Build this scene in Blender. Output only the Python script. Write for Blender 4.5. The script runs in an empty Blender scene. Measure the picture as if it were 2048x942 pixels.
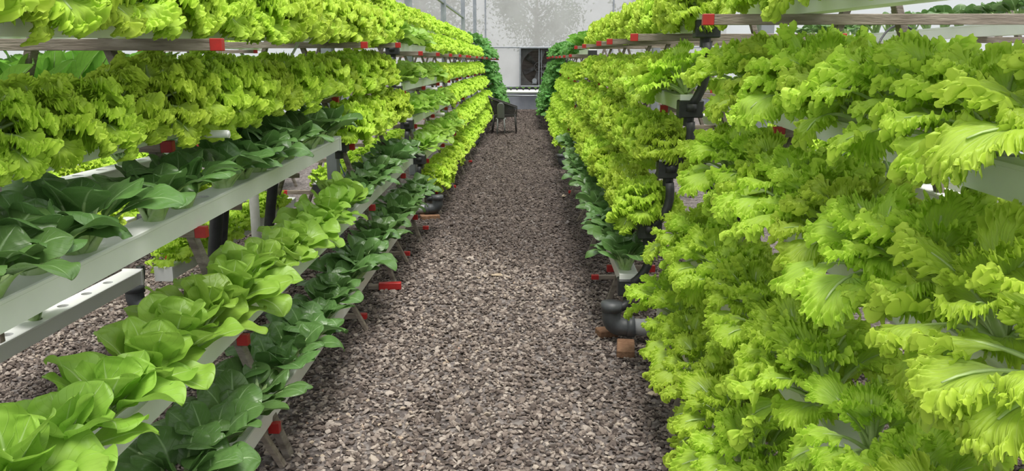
import bpy, math, random
import numpy as np
from mathutils import Vector, Matrix
random.seed(7)
RS = np.random.RandomState(11)
S = bpy.context.scene
COL = S.collection
PI = math.pi

# ------------------------------------------------------------------ materials
def newmat(name):
    m = bpy.data.materials.new(name); m.use_nodes = True
    nt = m.node_tree; nt.nodes.clear()
    out = nt.nodes.new('ShaderNodeOutputMaterial')
    return m, nt, out
def N(nt, t, **kw):
    n = nt.nodes.new(t)
    for k, v in kw.items(): setattr(n, k, v)
    return n
def L(nt, a, b): nt.links.new(a, b)
def math_(nt, op, a, b=None, clamp=False):
    n = N(nt, 'ShaderNodeMath', operation=op); n.use_clamp = clamp
    for i, v in enumerate((a, b)):
        if v is None: continue
        if isinstance(v, (int, float)): n.inputs[i].default_value = v
        else: L(nt, v, n.inputs[i])
    return n.outputs[0]
def mixc(nt, f, a, b):
    n = N(nt, 'ShaderNodeMix', data_type='RGBA')
    if isinstance(f, (int, float)): n.inputs[0].default_value = f
    else: L(nt, f, n.inputs[0])
    for i, v in ((6, a), (7, b)):
        if isinstance(v, tuple): n.inputs[i].default_value = (*v[:3], 1)
        else: L(nt, v, n.inputs[i])
    return n.outputs[2]
def noise(nt, scale, detail=3, vec=None, rough=.5):
    n = N(nt, 'ShaderNodeTexNoise'); n.inputs['Scale'].default_value = scale
    n.inputs['Detail'].default_value = detail; n.inputs['Roughness'].default_value = rough
    if vec is not None: L(nt, vec, n.inputs['Vector'])
    return n.outputs['Fac']
def ramp(nt, fac, stops):
    r = N(nt, 'ShaderNodeValToRGB'); L(nt, fac, r.inputs[0])
    el = r.color_ramp.elements
    while len(el) < len(stops): el.new(.5)
    for e, (p, c) in zip(el, stops): e.position = p; e.color = (*c, 1)
    return r.outputs[0]
def objcoord(nt): return N(nt, 'ShaderNodeTexCoord').outputs['Object']

def leaf_mat(name, base, tip, vein, mode='fan', sv=.32, trans=.38, rough=.42, bump=.4, nveins=16, spec=.35, crinkle=60):
    m, nt, out = newmat(name)
    uv = N(nt, 'ShaderNodeUVMap').outputs[0]
    sep = N(nt, 'ShaderNodeSeparateXYZ'); L(nt, uv, sep.inputs[0])
    u, v = sep.outputs[0], sep.outputs[1]
    oi = N(nt, 'ShaderNodeObjectInfo').outputs['Random']
    oc = objcoord(nt)
    nz = noise(nt, 22, 3, oc)
    if mode == 'fan':
        a = math_(nt, 'MULTIPLY', u, nveins * PI)
        wob = math_(nt, 'MULTIPLY', nz, 1.6)
        s = math_(nt, 'ABSOLUTE', math_(nt, 'SINE', math_(nt, 'ADD', a, wob)))
        line = math_(nt, 'SUBTRACT', 1, math_(nt, 'DIVIDE', s, .32), True)
        fade = math_(nt, 'SUBTRACT', 1, math_(nt, 'MULTIPLY', v, 1.25), True)
        veinf = math_(nt, 'MULTIPLY', line, math_(nt, 'MULTIPLY', fade, .9))
        heart = math_(nt, 'POWER', math_(nt, 'SUBTRACT', 1, v, True), 3.2)
        pale = math_(nt, 'MAXIMUM', veinf, math_(nt, 'MULTIPLY', heart, .75))
    else:
        av = math_(nt, 'ABSOLUTE', math_(nt, 'SUBTRACT', u, .5))
        mid = math_(nt, 'SUBTRACT', 1, math_(nt, 'DIVIDE', av, math_(nt, 'ADD', .012, math_(nt, 'MULTIPLY', math_(nt, 'SUBTRACT', 1, v, True), .05))), True)
        ph = math_(nt, 'SUBTRACT', math_(nt, 'MULTIPLY', v, nveins), math_(nt, 'MULTIPLY', av, nveins * .9))
        s = math_(nt, 'ABSOLUTE', math_(nt, 'SINE', math_(nt, 'MULTIPLY', math_(nt, 'ADD', ph, math_(nt, 'MULTIPLY', nz, .5)), PI)))
        side = math_(nt, 'SUBTRACT', 1, math_(nt, 'DIVIDE', s, .16), True)
        sf = math_(nt, 'MULTIPLY', side, math_(nt, 'SUBTRACT', sv, math_(nt, 'MULTIPLY', av, .7), True))
        line = math_(nt, 'MAXIMUM', mid, side)
        pale = math_(nt, 'MAXIMUM', mid, sf)
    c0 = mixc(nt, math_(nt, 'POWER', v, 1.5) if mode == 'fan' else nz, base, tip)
    # per plant tint
    hs = N(nt, 'ShaderNodeHueSaturation'); L(nt, c0, hs.inputs['Color'])
    L(nt, math_(nt, 'ADD', .496, math_(nt, 'MULTIPLY', oi, .012)), hs.inputs['Hue'])
    L(nt, math_(nt, 'ADD', .88, math_(nt, 'MULTIPLY', oi, .22)), hs.inputs['Value'])
    colr = mixc(nt, pale, hs.outputs[0], vein)
    p = N(nt, 'ShaderNodeBsdfPrincipled'); L(nt, colr, p.inputs['Base Color'])
    p.inputs['Roughness'].default_value = rough; p.inputs['Specular IOR Level'].default_value = spec
    t = N(nt, 'ShaderNodeBsdfTranslucent')
    g = N(nt, 'ShaderNodeGamma'); L(nt, colr, g.inputs[0]); g.inputs[1].default_value = .9
    L(nt, g.outputs[0], t.inputs[0])
    b = N(nt, 'ShaderNodeBump'); b.inputs['Strength'].default_value = bump; b.inputs['Distance'].default_value = .004
    cr = noise(nt, crinkle, 2, oc)
    L(nt, math_(nt, 'SUBTRACT', cr, math_(nt, 'MULTIPLY', line, .5)), b.inputs['Height'])
    L(nt, b.outputs[0], p.inputs['Normal']); L(nt, b.outputs[0], t.inputs['Normal'])
    mx = N(nt, 'ShaderNodeMixShader'); mx.inputs[0].default_value = trans
    L(nt, p.outputs[0], mx.inputs[1]); L(nt, t.outputs[0], mx.inputs[2]); L(nt, mx.outputs[0], out.inputs[0])
    return m

def plain(name, c, rough=.5, metal=0, c2=None, nscale=8, bump=0, bscale=40, spec=.5, lo=.35, hi=.65, stretch=None, trans=0):
    m, nt, out = newmat(name)
    p = N(nt, 'ShaderNodeBsdfPrincipled'); oc = objcoord(nt)
    if stretch:
        mp = N(nt, 'ShaderNodeMapping'); mp.inputs['Scale'].default_value = stretch; L(nt, oc, mp.inputs[0]); oc = mp.outputs[0]
    if c2 is not None:
        nz = noise(nt, nscale, 5, oc, .6)
        L(nt, ramp(nt, nz, [(lo, c), (hi, c2)]), p.inputs['Base Color'])
    else: p.inputs['Base Color'].default_value = (*c, 1)
    p.inputs['Roughness'].default_value = rough; p.inputs['Metallic'].default_value = metal
    p.inputs['Specular IOR Level'].default_value = spec
    if bump:
        b = N(nt, 'ShaderNodeBump'); b.inputs['Strength'].default_value = bump; b.inputs['Distance'].default_value = .01
        L(nt, noise(nt, bscale, 4, oc), b.inputs['Height']); L(nt, b.outputs[0], p.inputs['Normal'])
    if trans:
        t = N(nt, 'ShaderNodeBsdfTranslucent'); t.inputs[0].default_value = (*c, 1)
        mx = N(nt, 'ShaderNodeMixShader'); mx.inputs[0].default_value = trans
        L(nt, p.outputs[0], mx.inputs[1]); L(nt, t.outputs[0], mx.inputs[2]); L(nt, mx.outputs[0], out.inputs[0])
    else: L(nt, p.outputs[0], out.inputs[0])
    return m

def film(name, tint, transp, transl, c2=None):
    m, nt, out = newmat(name)
    oc = objcoord(nt)
    col = ramp(nt, noise(nt, 1.3, 4, oc), [(.35, tint), (.7, c2 or tint)])
    d = N(nt, 'ShaderNodeBsdfPrincipled'); L(nt, col, d.inputs['Base Color']); d.inputs['Roughness'].default_value = .35
    t = N(nt, 'ShaderNodeBsdfTranslucent'); L(nt, col, t.inputs[0])
    tr = N(nt, 'ShaderNodeBsdfTransparent'); tr.inputs[0].default_value = (1, 1, 1, 1)
    m1 = N(nt, 'ShaderNodeMixShader'); m1.inputs[0].default_value = transl
    L(nt, d.outputs[0], m1.inputs[1]); L(nt, t.outputs[0], m1.inputs[2])
    m2 = N(nt, 'ShaderNodeMixShader'); m2.inputs[0].default_value = transp
    L(nt, m1.outputs[0], m2.inputs[1]); L(nt, tr.outputs[0], m2.inputs[2]); L(nt, m2.outputs[0], out.inputs[0])
    return m

M = {}
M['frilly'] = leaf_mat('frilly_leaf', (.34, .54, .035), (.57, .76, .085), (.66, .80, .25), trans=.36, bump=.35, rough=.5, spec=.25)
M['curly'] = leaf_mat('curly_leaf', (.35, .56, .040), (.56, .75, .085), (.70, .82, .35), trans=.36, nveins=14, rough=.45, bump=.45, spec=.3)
M['butter'] = leaf_mat('butterhead_leaf', (.24, .43, .045), (.35, .55, .085), (.52, .70, .28), mode='spoon', nveins=6, sv=.16, trans=.36, rough=.42, bump=.45, crinkle=30, spec=.45)
M['bok'] = leaf_mat('bok_choy_leaf', (.082, .175, .044), (.125, .245, .064), (.29, .44, .20), mode='spoon', nveins=7, trans=.24, rough=.33, bump=.45, crinkle=26, spec=.5)
M['romaine'] = leaf_mat('romaine_leaf', (.15, .36, .04), (.20, .44, .05), (.48, .66, .30), mode='spoon', nveins=9, trans=.42, rough=.45, bump=.8)
M['kale'] = leaf_mat('kale_leaf', (.085, .25, .055), (.13, .33, .065), (.25, .45, .16), trans=.3, rough=.5, bump=.5)
M['stalk'] = plain('pale_stalk', (.48, .66, .22), .35, c2=(.62, .76, .36), nscale=30, spec=.5, trans=.25)
M['bokstalk'] = plain('bok_choy_stalk', (.33, .52, .16), .3, c2=(.52, .68, .34), nscale=30, spec=.5, trans=.2)
M['pvc'] = plain('white_pvc', (.86, .87, .85), .38, c2=(.93, .94, .92), nscale=5, lo=.3, hi=.7)
M['pvcgrey'] = plain('grey_pvc', (.30, .31, .32), .5, c2=(.37, .38, .38), nscale=9)
M['pvcold'] = plain('weathered_pvc', (.55, .54, .50), .5, c2=(.66, .66, .62), nscale=12)
M['rubber'] = plain('black_rubber', (.018, .019, .021), .5, c2=(.035, .036, .038), nscale=15, bump=.15)
M['drainpl'] = plain('dark_grey_fitting', (.045, .05, .055), .5, c2=(.075, .08, .085), nscale=10, bump=.1)
M['wood'] = plain('weathered_wood', (.13, .105, .085), .8, c2=(.27, .235, .20), nscale=9, bump=.4, bscale=60, stretch=(1, 1, 4))
M['woodbar'] = plain('weathered_bar_wood', (.17, .135, .105), .8, c2=(.34, .29, .24), nscale=14, bump=.4, bscale=50, stretch=(.4, 3, 3))
M['red'] = plain('red_paint', (.48, .022, .02), .45, c2=(.36, .02, .018), nscale=20)
M['brick'] = plain('clay_brick', (.17, .085, .045), .9, c2=(.25, .14, .08), nscale=30, bump=.6, bscale=70)
M['steel'] = plain('galvanised_steel', (.27, .29, .32), .45, .45, c2=(.36, .38, .41), nscale=6)
M['darksteel'] = plain('dark_steel', (.06, .06, .06), .5, .3, c2=(.10, .095, .09), nscale=10)
M['louver'] = plain('dusty_louver', (.10, .082, .072), .7, c2=(.15, .125, .11), nscale=10)
M['blade'] = plain('fan_blade_metal', (.07, .065, .06), .4, .7, c2=(.22, .22, .22), nscale=5)
M['knee'] = plain('painted_block_wall', (.20, .215, .25), .7, c2=(.25, .265, .30), nscale=4, bump=.2)
M['chair'] = plain('brown_plastic', (.028, .025, .024), .45)
M['chairg'] = plain('grey_plastic', (.16, .165, .165), .5)
M['film_end'] = film('end_wall_film', (.78, .775, .77), .50, .8, (.90, .90, .90))
M['film_side'] = film('side_wall_film', (.86, .88, .88), .35, .7)
M['bark'] = plain('tree_bark', (.09, .07, .05), .9, c2=(.14, .11, .08), bump=.5)
M['treeleaf'] = plain('tree_leaf', (.05, .10, .03), .6, c2=(.07, .14, .04), trans=.3)
M['string'] = plain('white_string', (.7, .7, .66), .8)
M['cable'] = plain('blue_tie', (.03, .14, .40), .5)
M['chip'] = plain('pale_wood_chip', (.38, .29, .20), .8, c2=(.52, .44, .34), nscale=30)
M['water'] = plain('dark_media', (.03, .027, .022), .8)

# ------------------------------------------------------------------ mesh helpers
class MB:
    def __init__(s): s.v = []; s.f = []; s.m = []; s.uv = []; s.n = 0
    def add(s, V, F, mi=0, UV=None):
        V = np.asarray(V, float).reshape(-1, 3)
        s.v.append(V)
        for f in F: s.f.append(tuple(int(i) + s.n for i in f)); s.m.append(mi)
        s.uv.append(UV if UV is not None else np.zeros((len(V), 2)))
        s.n += len(V)
        return s
    def box(s, c, d, R=None, mi=0, bev=0.0):
        hx, hy, hz = d[0]/2, d[1]/2, d[2]/2
        if bev <= 0: bev = min(hx, hy, hz) * .12
        b = bev
        V = []
        for sx in (-1, 1):
            for sy in (-1, 1):
                for sz in (-1, 1):
                    V += [(sx*hx, sy*(hy-b), sz*(hz-b)), (sx*(hx-b), sy*hy, sz*(hz-b)), (sx*(hx-b), sy*(hy-b), sz*hz)]
        def ix(a, bb, cc, k): return ((a*2+bb)*2+cc)*3+k
        F = []
        F += [(ix(0,0,0,0), ix(0,0,1,0), ix(0,1,1,0), ix(0,1,0,0)), (ix(1,0,0,0), ix(1,1,0,0), ix(1,1,1,0), ix(1,0,1,0))]
        F += [(ix(0,0,0,1), ix(1,0,0,1), ix(1,0,1,1), ix(0,0,1,1)), (ix(0,1,0,1), ix(0,1,1,1), ix(1,1,1,1), ix(1,1,0,1))]
        F += [(ix(0,0,0,2), ix(0,1,0,2), ix(1,1,0,2), ix(1,0,0,2)), (ix(0,0,1,2), ix(1,0,1,2), ix(1,1,1,2), ix(0,1,1,2))]
        for a in (0, 1):
            for bb in (0, 1):
                F.append((ix(a,bb,0,0), ix(a,bb,1,0), ix(a,bb,1,1), ix(a,bb,0,1)))
                F.append((ix(a,0,bb,0), ix(a,1,bb,0), ix(a,1,bb,2), ix(a,0,bb,2)))
                F.append((ix(0,a,bb,1), ix(1,a,bb,1), ix(1,a,bb,2), ix(0,a,bb,2)))
                for cc in (0, 1): F.append((ix(a,bb,cc,0), ix(a,bb,cc,1), ix(a,bb,cc,2)))
        V = np.array(V)
        if R is not None: V = V @ np.array(R).T
        return s.add(V + np.array(c), F, mi)
    def bar(s, p, q, w, h, up=(0, 0, 1), mi=0):
        p = Vector(p); q = Vector(q); d = (q-p); Ln = d.length; d.normalize()
        u = Vector(up); x = d.cross(u)
        if x.length < 1e-4: x = d.cross(Vector((1, 0, 0)))
        x.normalize(); z = x.cross(d)
        R = np.array([[x[i], d[i], z[i]] for i in range(3)])
        return s.box(tuple((p+q)/2), (w, Ln, h), R, mi, min(w, h)*.1)
    def tube(s, pts, r, n=12, mi=0, cap=True, sq=1.0, UV=None):
        P = [Vector(p) for p in pts]; rr = r if hasattr(r, '__len__') else [r]*len(P)
        V = []; prev = None
        for i, p in enumerate(P):
            t = (P[min(i+1, len(P)-1)] - P[max(i-1, 0)]).normalized()
            if prev is None:
                a = Vector((0, 0, 1)) if abs(t.z) < .9 else Vector((1, 0, 0))
                x = t.cross(a).normalized()
            else:
                x = (prev - t*prev.dot(t)).normalized()
            prev = x; y = t.cross(x)
            for k in range(n):
                a = 2*PI*k/n
                V.append(tuple(p + x*(math.cos(a)*rr[i]) + y*(math.sin(a)*rr[i]*sq)))
        F = []
        for i in range(len(P)-1):
            for k in range(n):
                F.append((i*n+k, i*n+(k+1) % n, (i+1)*n+(k+1) % n, (i+1)*n+k))
        if cap: F.append(tuple(range(n))[::-1]); F.append(tuple((len(P)-1)*n+k for k in range(n)))
        return s.add(V, F, mi)
    def mesh(s, name, mats, smooth=True):
        me = bpy.data.meshes.new(name)
        V = np.concatenate(s.v) if s.v else np.zeros((0, 3))
        me.vertices.add(len(V)); me.vertices.foreach_set('co', V.astype(np.float32).ravel())
        lens = np.array([len(f) for f in s.f], np.int32)
        idx = np.fromiter((i for f in s.f for i in f), np.int32, int(lens.sum()))
        me.loops.add(len(idx)); me.loops.foreach_set('vertex_index', idx)
        me.polygons.add(len(lens))
        me.polygons.foreach_set('loop_start', np.concatenate([[0], np.cumsum(lens)[:-1]]).astype(np.int32))
        me.polygons.foreach_set('loop_total', lens)
        me.polygons.foreach_set('material_index', np.array(s.m, np.int32))
        me.polygons.foreach_set('use_smooth', np.full(len(lens), smooth))
        uv = np.concatenate(s.uv)
        if np.any(uv):
            ul = me.uv_layers.new(name='UVMap'); ul.data.foreach_set('uv', uv[idx].astype(np.float32).ravel())
        me.update(); me.validate()
        for m in (mats if isinstance(mats, (list, tuple)) else [mats]): me.materials.append(m)
        return me
    def obj(s, name, mats, parent=None, loc=(0, 0, 0), smooth=False):
        return link(name, s.mesh(name, mats, smooth), parent, loc)

def link(name, me, parent=None, loc=(0, 0, 0)):
    o = bpy.data.objects.new(name, me); COL.objects.link(o); o.location = loc
    if parent is not None: o.parent = parent
    return o
def tag(o, label=None, cat=None, group=None, kind=None):
    if label: o['label'] = label
    if cat: o['category'] = cat
    if group: o['group'] = group
    if kind: o['kind'] = kind
    return o
def thing(name, label, cat, loc=(0, 0, 0), group=None):
    o = bpy.data.objects.new(name, None); COL.objects.link(o); o.location = loc; o.empty_display_size = .1
    return tag(o, label, cat, group)
def grid_faces(nu, nv):
    i = np.arange(nu-1)[:, None]*nv + np.arange(nv-1)[None, :]
    i = i.ravel()
    return np.stack([i, i+1, i+nv+1, i+nv], 1)

# ------------------------------------------------------------------ leaves
def center(Ltot, e0, bend, n=40, p=1.3):
    s = np.linspace(0, 1, n); ang = e0 - bend*s**p
    ds = Ltot/(n-1)
    x = np.concatenate([[0], np.cumsum(np.cos(ang[:-1])*ds)]); z = np.concatenate([[0], np.cumsum(np.sin(ang[:-1])*ds)])
    return s*Ltot, x, z, ang
def to3d(cl, a, b, h):
    A, x, z, ang = cl
    L0 = A[-1]
    aa = np.clip(a, 0, L0); ex = a - aa
    X = np.interp(aa, A, x); Z = np.interp(aa, A, z); an = np.interp(aa, A, ang)
    X = X + ex*np.cos(an); Z = Z + ex*np.sin(an)
    return np.stack([X - h*np.sin(an), b, Z + h*np.cos(an)], -1)
def rotz(V, a):
    c, s = math.cos(a), math.sin(a)
    return V @ np.array([[c, s, 0], [-s, c, 0], [0, 0, 1]])

def fan_leaf(rg, pet, R, e0, bend, amp=1.0, nphi=90, nt=11, span=2.0, cup=.15, elong=1.0, fine=1.0, curl=.35, start=.4, ks=1.0):
    """fan blade with a margin far longer than its arc: ruffles that double in number and bunch up towards the rim"""
    cl = center(pet + R*1.15*elong, e0, bend)
    t = (.03+.97*(1-(1-np.linspace(0, 1, nt))**1.7))[:, None]; ph = np.linspace(-span, span, nphi)[None, :]
    r_shape = (nt, nphi); nr = np.random.RandomState(rg.randrange(1 << 30)); kmax = nphi/(2*span)*6.28/4.4
    def sm(x0): q = np.clip((t-x0)/(1-x0), 0, 1); return q*q*(3-2*q)
    def vn(fu, fv):                                    # smooth 2-D value noise over (phi, t)
        G = nr.uniform(-1, 1, (fv+3, fu+3)); x = (ph/span+1)/2*fu; y = t*fv
        x = np.broadcast_to(x, r_shape); y = np.broadcast_to(y, r_shape); xi = x.astype(int); yi = y.astype(int)
        fx = x-xi; fy = y-yi; fx = fx*fx*(3-2*fx); fy = fy*fy*(3-2*fy)
        return (G[yi, xi]*(1-fx)+G[yi, xi+1]*fx)*(1-fy)+(G[yi+1, xi]*(1-fx)+G[yi+1, xi+1]*fx)*fy
    def wave(k, drift, jig):                           # phase field of one generation of ruffles
        k = min(k, kmax)
        return k*ph + nr.uniform(0, 6.28) + drift*t + jig*vn(max(int(k*span/6), 3), 4)
    w1 = np.sin(wave(rg.uniform(1.6, 2.6), 1, .5)); w1b = np.sin(wave(rg.uniform(3.6, 5.2), 2, 1))
    P2 = wave(rg.uniform(10, 14)*ks, 2.5, 1.6); P3 = wave(rg.uniform(32, 40)*ks, 4, 2.2); P4 = wave(rg.uniform(84, 104)*ks, 5, 2.5)
    a2 = .75+.45*vn(7, 2); a3 = .8+.55*vn(13, 3); a4 = .9+.5*vn(21, 3)
    g4 = fine*min(1, max(0, (kmax-30)/30)); g3 = fine*(1 if kmax > 26 else .8)
    S1, S2, S3, S4 = sm(.1), sm(start), sm(start*.5+.28), sm(start*.3+.48)
    Rp = R*(.75 + .25*np.cos(ph*.85))*(1+.05*vn(9, 2)*S2)
    r = Rp*(t - .07*S3) + R*(.022*a2*S2*np.cos(P2) + .034*g3*a3*S3*np.cos(P3+.7) + .040*g4*a4*S4*np.cos(P4+.5) + .035*S3*vn(max(nphi//4, 6), 10))
    r = r + R*.03*fine*nr.uniform(-1, 1, (1, nphi))*(t > .985)
    phd = ph + .022*S2*a2*np.sin(2*P2) + .016*g3*a3*S3*np.sin(2*P3+.6) + .006*g4*S4*np.sin(2*P4) + .03*S1*w1b
    a = pet + r*np.cos(phd)*elong; b = r*np.sin(phd)
    h = R*amp*(.11*t**1.5*w1 + .085*S1*w1b + .125*a2*S2*np.sin(P2) + .115*g3*a3*S3*np.sin(P3) + .065*g4*a4*S4*np.sin(P4))
    h = h + R*(.022*vn(max(nphi//9, 6), 8)*np.clip(t*3, 0, 1) + .03*t*vn(7, 4))
    h = h + R*.085*S3*fine*vn(max(int(nphi/3.6), 6), 11)
    h = h + cup*b*b/R - curl*R*sm(.55)*(.35+.3*w1b+.3*vn(5, 1))
    V = to3d(cl, a, b, h).reshape(-1, 3)
    UV = np.stack([np.broadcast_to((ph/span+1)/2, r.shape), np.broadcast_to(t, r.shape)], -1).reshape(-1, 2)
    return V, grid_faces(nt, nphi), UV, cl

def spoon_leaf(rg, pet, Lb, W, e0, bend, na=16, nb=11, cup=.35, wave=.06, roundness=.55, fold=.1, tipcurl=0, p=1.3):
    cl = center(pet+Lb, e0, bend, p=p)
    s = (np.sin(np.linspace(0, PI/2, na))**.9)[:, None]; v = np.linspace(-1, 1, nb)[None, :]
    k = roundness
    prof = np.sin(PI*np.clip(s, 0, 1)**(k+.35))**.56
    prof = np.maximum(prof, .10*(1-s))
    prof[-1] = .02
    wv = W*prof
    b = v*wv
    ws = wave*(np.sin(7*s*2 + rg.uniform(0, 6) + 2*np.sign(v))*np.abs(v)**2 + .5*np.sin(15*s + rg.uniform(0, 6))*np.abs(v)**3)
    h = W*(cup*(np.abs(v)**2)*prof + ws*1.2 + .05*rg.uniform(-1, 1)*np.sin(6*s)) + fold*W*np.abs(v)*prof
    h = h + W*.035*np.sin(s*26 + np.abs(v)*7 + rg.uniform(0, 6))*np.abs(v)*(1-np.abs(v))*3
    a = pet + s*Lb - tipcurl*0
    tw = rg.uniform(-.45, .45)*s
    b2 = b*np.cos(tw) - h*np.sin(tw); h2 = b*np.sin(tw) + h*np.cos(tw)
    V = to3d(cl, np.broadcast_to(a, b.shape), b2, h2).reshape(-1, 3)
    UV = np.stack([np.broadcast_to((v+1)/2, b.shape), np.broadcast_to(s, b.shape)], -1).reshape(-1, 2)
    return V, grid_faces(na, nb), UV, cl

def add_stalk(mb, cl, a1, r0, r1, az, off, n=8, flat=.6, segs=7, wbase=1.0):
    a = np.linspace(0, a1, segs); r = np.linspace(r0, r1, segs)
    P = to3d(cl, a, np.zeros_like(a), np.zeros_like(a)-.3*r1)
    A, x, z, ang = cl; an = np.interp(a, A, ang)
    V = []
    for i in range(segs):
        T = np.array([math.cos(an[i]), 0, math.sin(an[i])]); Nn = np.array([-math.sin(an[i]), 0, math.cos(an[i])])
        for k in range(n):
            q = 2*PI*k/n
            lat = math.cos(q)*r[i]*(1.0); up = math.sin(q)*r[i]*flat + abs(math.cos(q))**2*r[i]*.35
            V.append(P[i] + np.array([0, 1, 0])*lat + Nn*up)
    V = rotz(np.array(V), az) + off
    F = [(i*n+k, i*n+(k+1) % n, (i+1)*n+(k+1) % n, (i+1)*n+k) for i in range(segs-1) for k in range(n)]
    F.append(tuple((segs-1)*n+k for k in range(n)))
    mb.add(V, F)

GA = 2.39996
def frilly_plant(seed, nl=20, nphi=84, nt=10, size=1.0, stalks=True, both=False):
    rg = random.Random(seed); lm = MB(); sm = MB(); az0 = rg.uniform(0, 6)
    for i in range(nl):
        f = i/(nl-1)                                   # 0 outer .. 1 inner
        az = az0 + i*GA + rg.uniform(-.2, .2)
        e0 = .20 + 1.2*f + rg.uniform(-.22, .22)
        bend = 1.75 - 1.1*f + rg.uniform(-.25, .25)
        R = size*(.098 - .030*f)*rg.uniform(.82, 1.15); pet = size*(.076 - .016*f)*rg.uniform(.85, 1.2)
        V, F, UV, cl = fan_leaf(rg, pet, R, e0, bend, amp=1.25, nphi=nphi, nt=nt, span=rg.uniform(1.75, 2.1), cup=.1, elong=1.0)
        off = np.array([math.cos(az), math.sin(az), 0])*.012*(1-f) + np.array([0, 0, .03+.03*f])
        lm.add(rotz(V, az) + off, F, 0, UV)
        if stalks: add_stalk(sm, cl, pet+R*.45, .010*size, .0025, az, off, n=6)
    return lm, sm
def curly_plant(seed, nl=14, nphi=120, nt=13, size=1.0, stalks=True):
    rg = random.Random(seed); lm = MB(); sm = MB(); az0 = rg.uniform(0, 6)
    for i in range(nl):
        f = i/(nl-1); az = az0 + i*GA + rg.uniform(-.25, .25)
        e0 = .66 + .80*f + rg.uniform(-.22, .22); bend = 2.05 - 1.25*f + rg.uniform(-.45, .4)
        R = size*(.100 - .030*f)*rg.uniform(.78, 1.2); pet = size*(.092 - .02*f)*rg.uniform(.6, 1.3)
        V, F, UV, cl = fan_leaf(rg, pet, R, e0, bend, amp=.95, nphi=nphi, nt=nt, span=rg.uniform(.95, 1.4), cup=.15, elong=rg.uniform(1.35, 1.65), fine=.9, curl=.3, start=.6, ks=1.15)
        off = np.array([math.cos(az), math.sin(az), 0])*.012*(1-f) + np.array([0, 0, .01+.035*f])
        lm.add(rotz(V, az) + off, F, 0, UV)
        if stalks: add_stalk(sm, cl, pet+R*.85, .0092*size, .0018, az, off, n=8, segs=10)
    return lm, sm
def kale_plant(seed, nl=13, nphi=40, nt=7, size=1.0, stalks=False):
    rg = random.Random(seed); lm = MB(); sm = MB()
    for i in range(nl):
        f = i/(nl-1); az = i*GA + rg.uniform(-.25, .25)
        V, F, UV, cl = fan_leaf(rg, size*.10, size*(.10-.03*f), .3+.95*f, 1.3-.6*f, amp=.8, nphi=nphi, nt=nt, span=1.5, cup=.1, elong=1.5)
        lm.add(rotz(V, az) + np.array([0, 0, .03]), F, 0, UV)
    return lm, sm
def butter_plant(seed, nl=13, na=18, nb=13, size=1.0, stalks=True):
    rg = random.Random(seed); lm = MB(); sm = MB(); az0 = rg.uniform(0, 6)
    for i in range(nl):
        f = i/(nl-1); az = az0 + i*GA + rg.uniform(-.35, .35)
        e0 = .72 + .70*f + rg.uniform(-.3, .25); bend = 1.10 - .65*f + rg.uniform(-.6, .55)
        Lb = size*(.190 - .045*f)*rg.uniform(.75, 1.15); W = size*(.076 - .018*f)*rg.uniform(.8, 1.12); pet = size*.035*(1-.5*f)
        V, F, UV, cl = spoon_leaf(rg, pet, Lb, W, e0, bend, na, nb, cup=rg.uniform(-.05, .42), wave=.075, roundness=1.0, fold=.04, p=1.7)
        off = np.array([math.cos(az), math.sin(az), 0])*.01*(1-f) + np.array([0, 0, .012+.03*f])
        lm.add(rotz(V, az) + off, F, 0, UV)
        if stalks: add_stalk(sm, cl, pet+Lb*.5, .009*size, .0018, az, off, n=6)
    return lm, sm
def bok_plant(seed, nl=13, na=16, nb=11, size=1.0, stalks=True):
    rg = random.Random(seed); lm = MB(); sm = MB(); az0 = rg.uniform(0, 6)
    for i in range(nl):
        f = i/(nl-1); az = az0 + i*GA + rg.uniform(-.3, .3)
        e0 = 1.08 + .36*f + rg.uniform(-.14, .12); bend = 1.95 - 1.2*f + rg.uniform(-.55, .45)
        Lb = size*(.132 - .045*f)*rg.uniform(.82, 1.12); W = size*(.057 - .015*f)*rg.uniform(.9, 1.12); pet = size*(.088 - .02*f)*rg.uniform(.85, 1.15)
        V, F, UV, cl = spoon_leaf(rg, pet, Lb, W, e0, bend, na, nb, cup=rg.uniform(-.45, .30), wave=.04, roundness=.72, fold=.05, p=2.1)
        off = np.array([math.cos(az), math.sin(az), 0])*.016*(1-.6*f)
        lm.add(rotz(V, az) + off, F, 0, UV)
        if stalks: add_stalk(sm, cl, pet+Lb*.35, .022*size*(1-.35*f), .0022, az, off, n=8, flat=.35, segs=8)
    return lm, sm
def romaine_plant(seed, nl=12, na=18, nb=11, size=1.0, stalks=True):
    rg = random.Random(seed); lm = MB(); sm = MB(); az0 = rg.uniform(0, 6)
    for i in range(nl):
        f = i/(nl-1); az = az0 + i*GA + rg.uniform(-.2, .2)
        e0 = 1.0 + .45*f + rg.uniform(-.12, .12); bend = .7 - .4*f + rg.uniform(-.2, .2)
        Lb = size*(.27 - .08*f)*rg.uniform(.9, 1.1); W = size*(.06-.012*f)*rg.uniform(.9, 1.1); pet = size*.03
        V, F, UV, cl = spoon_leaf(rg, pet, Lb, W, e0, bend, na, nb, cup=.3, wave=.1, roundness=.75, fold=.1)
        off = np.array([math.cos(az), math.sin(az), 0])*.012
        lm.add(rotz(V, az) + off, F, 0, UV)
        if stalks: add_stalk(sm, cl, pet+Lb*.8, .009*size, .0015, az, off, n=6)
    return lm, sm

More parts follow.
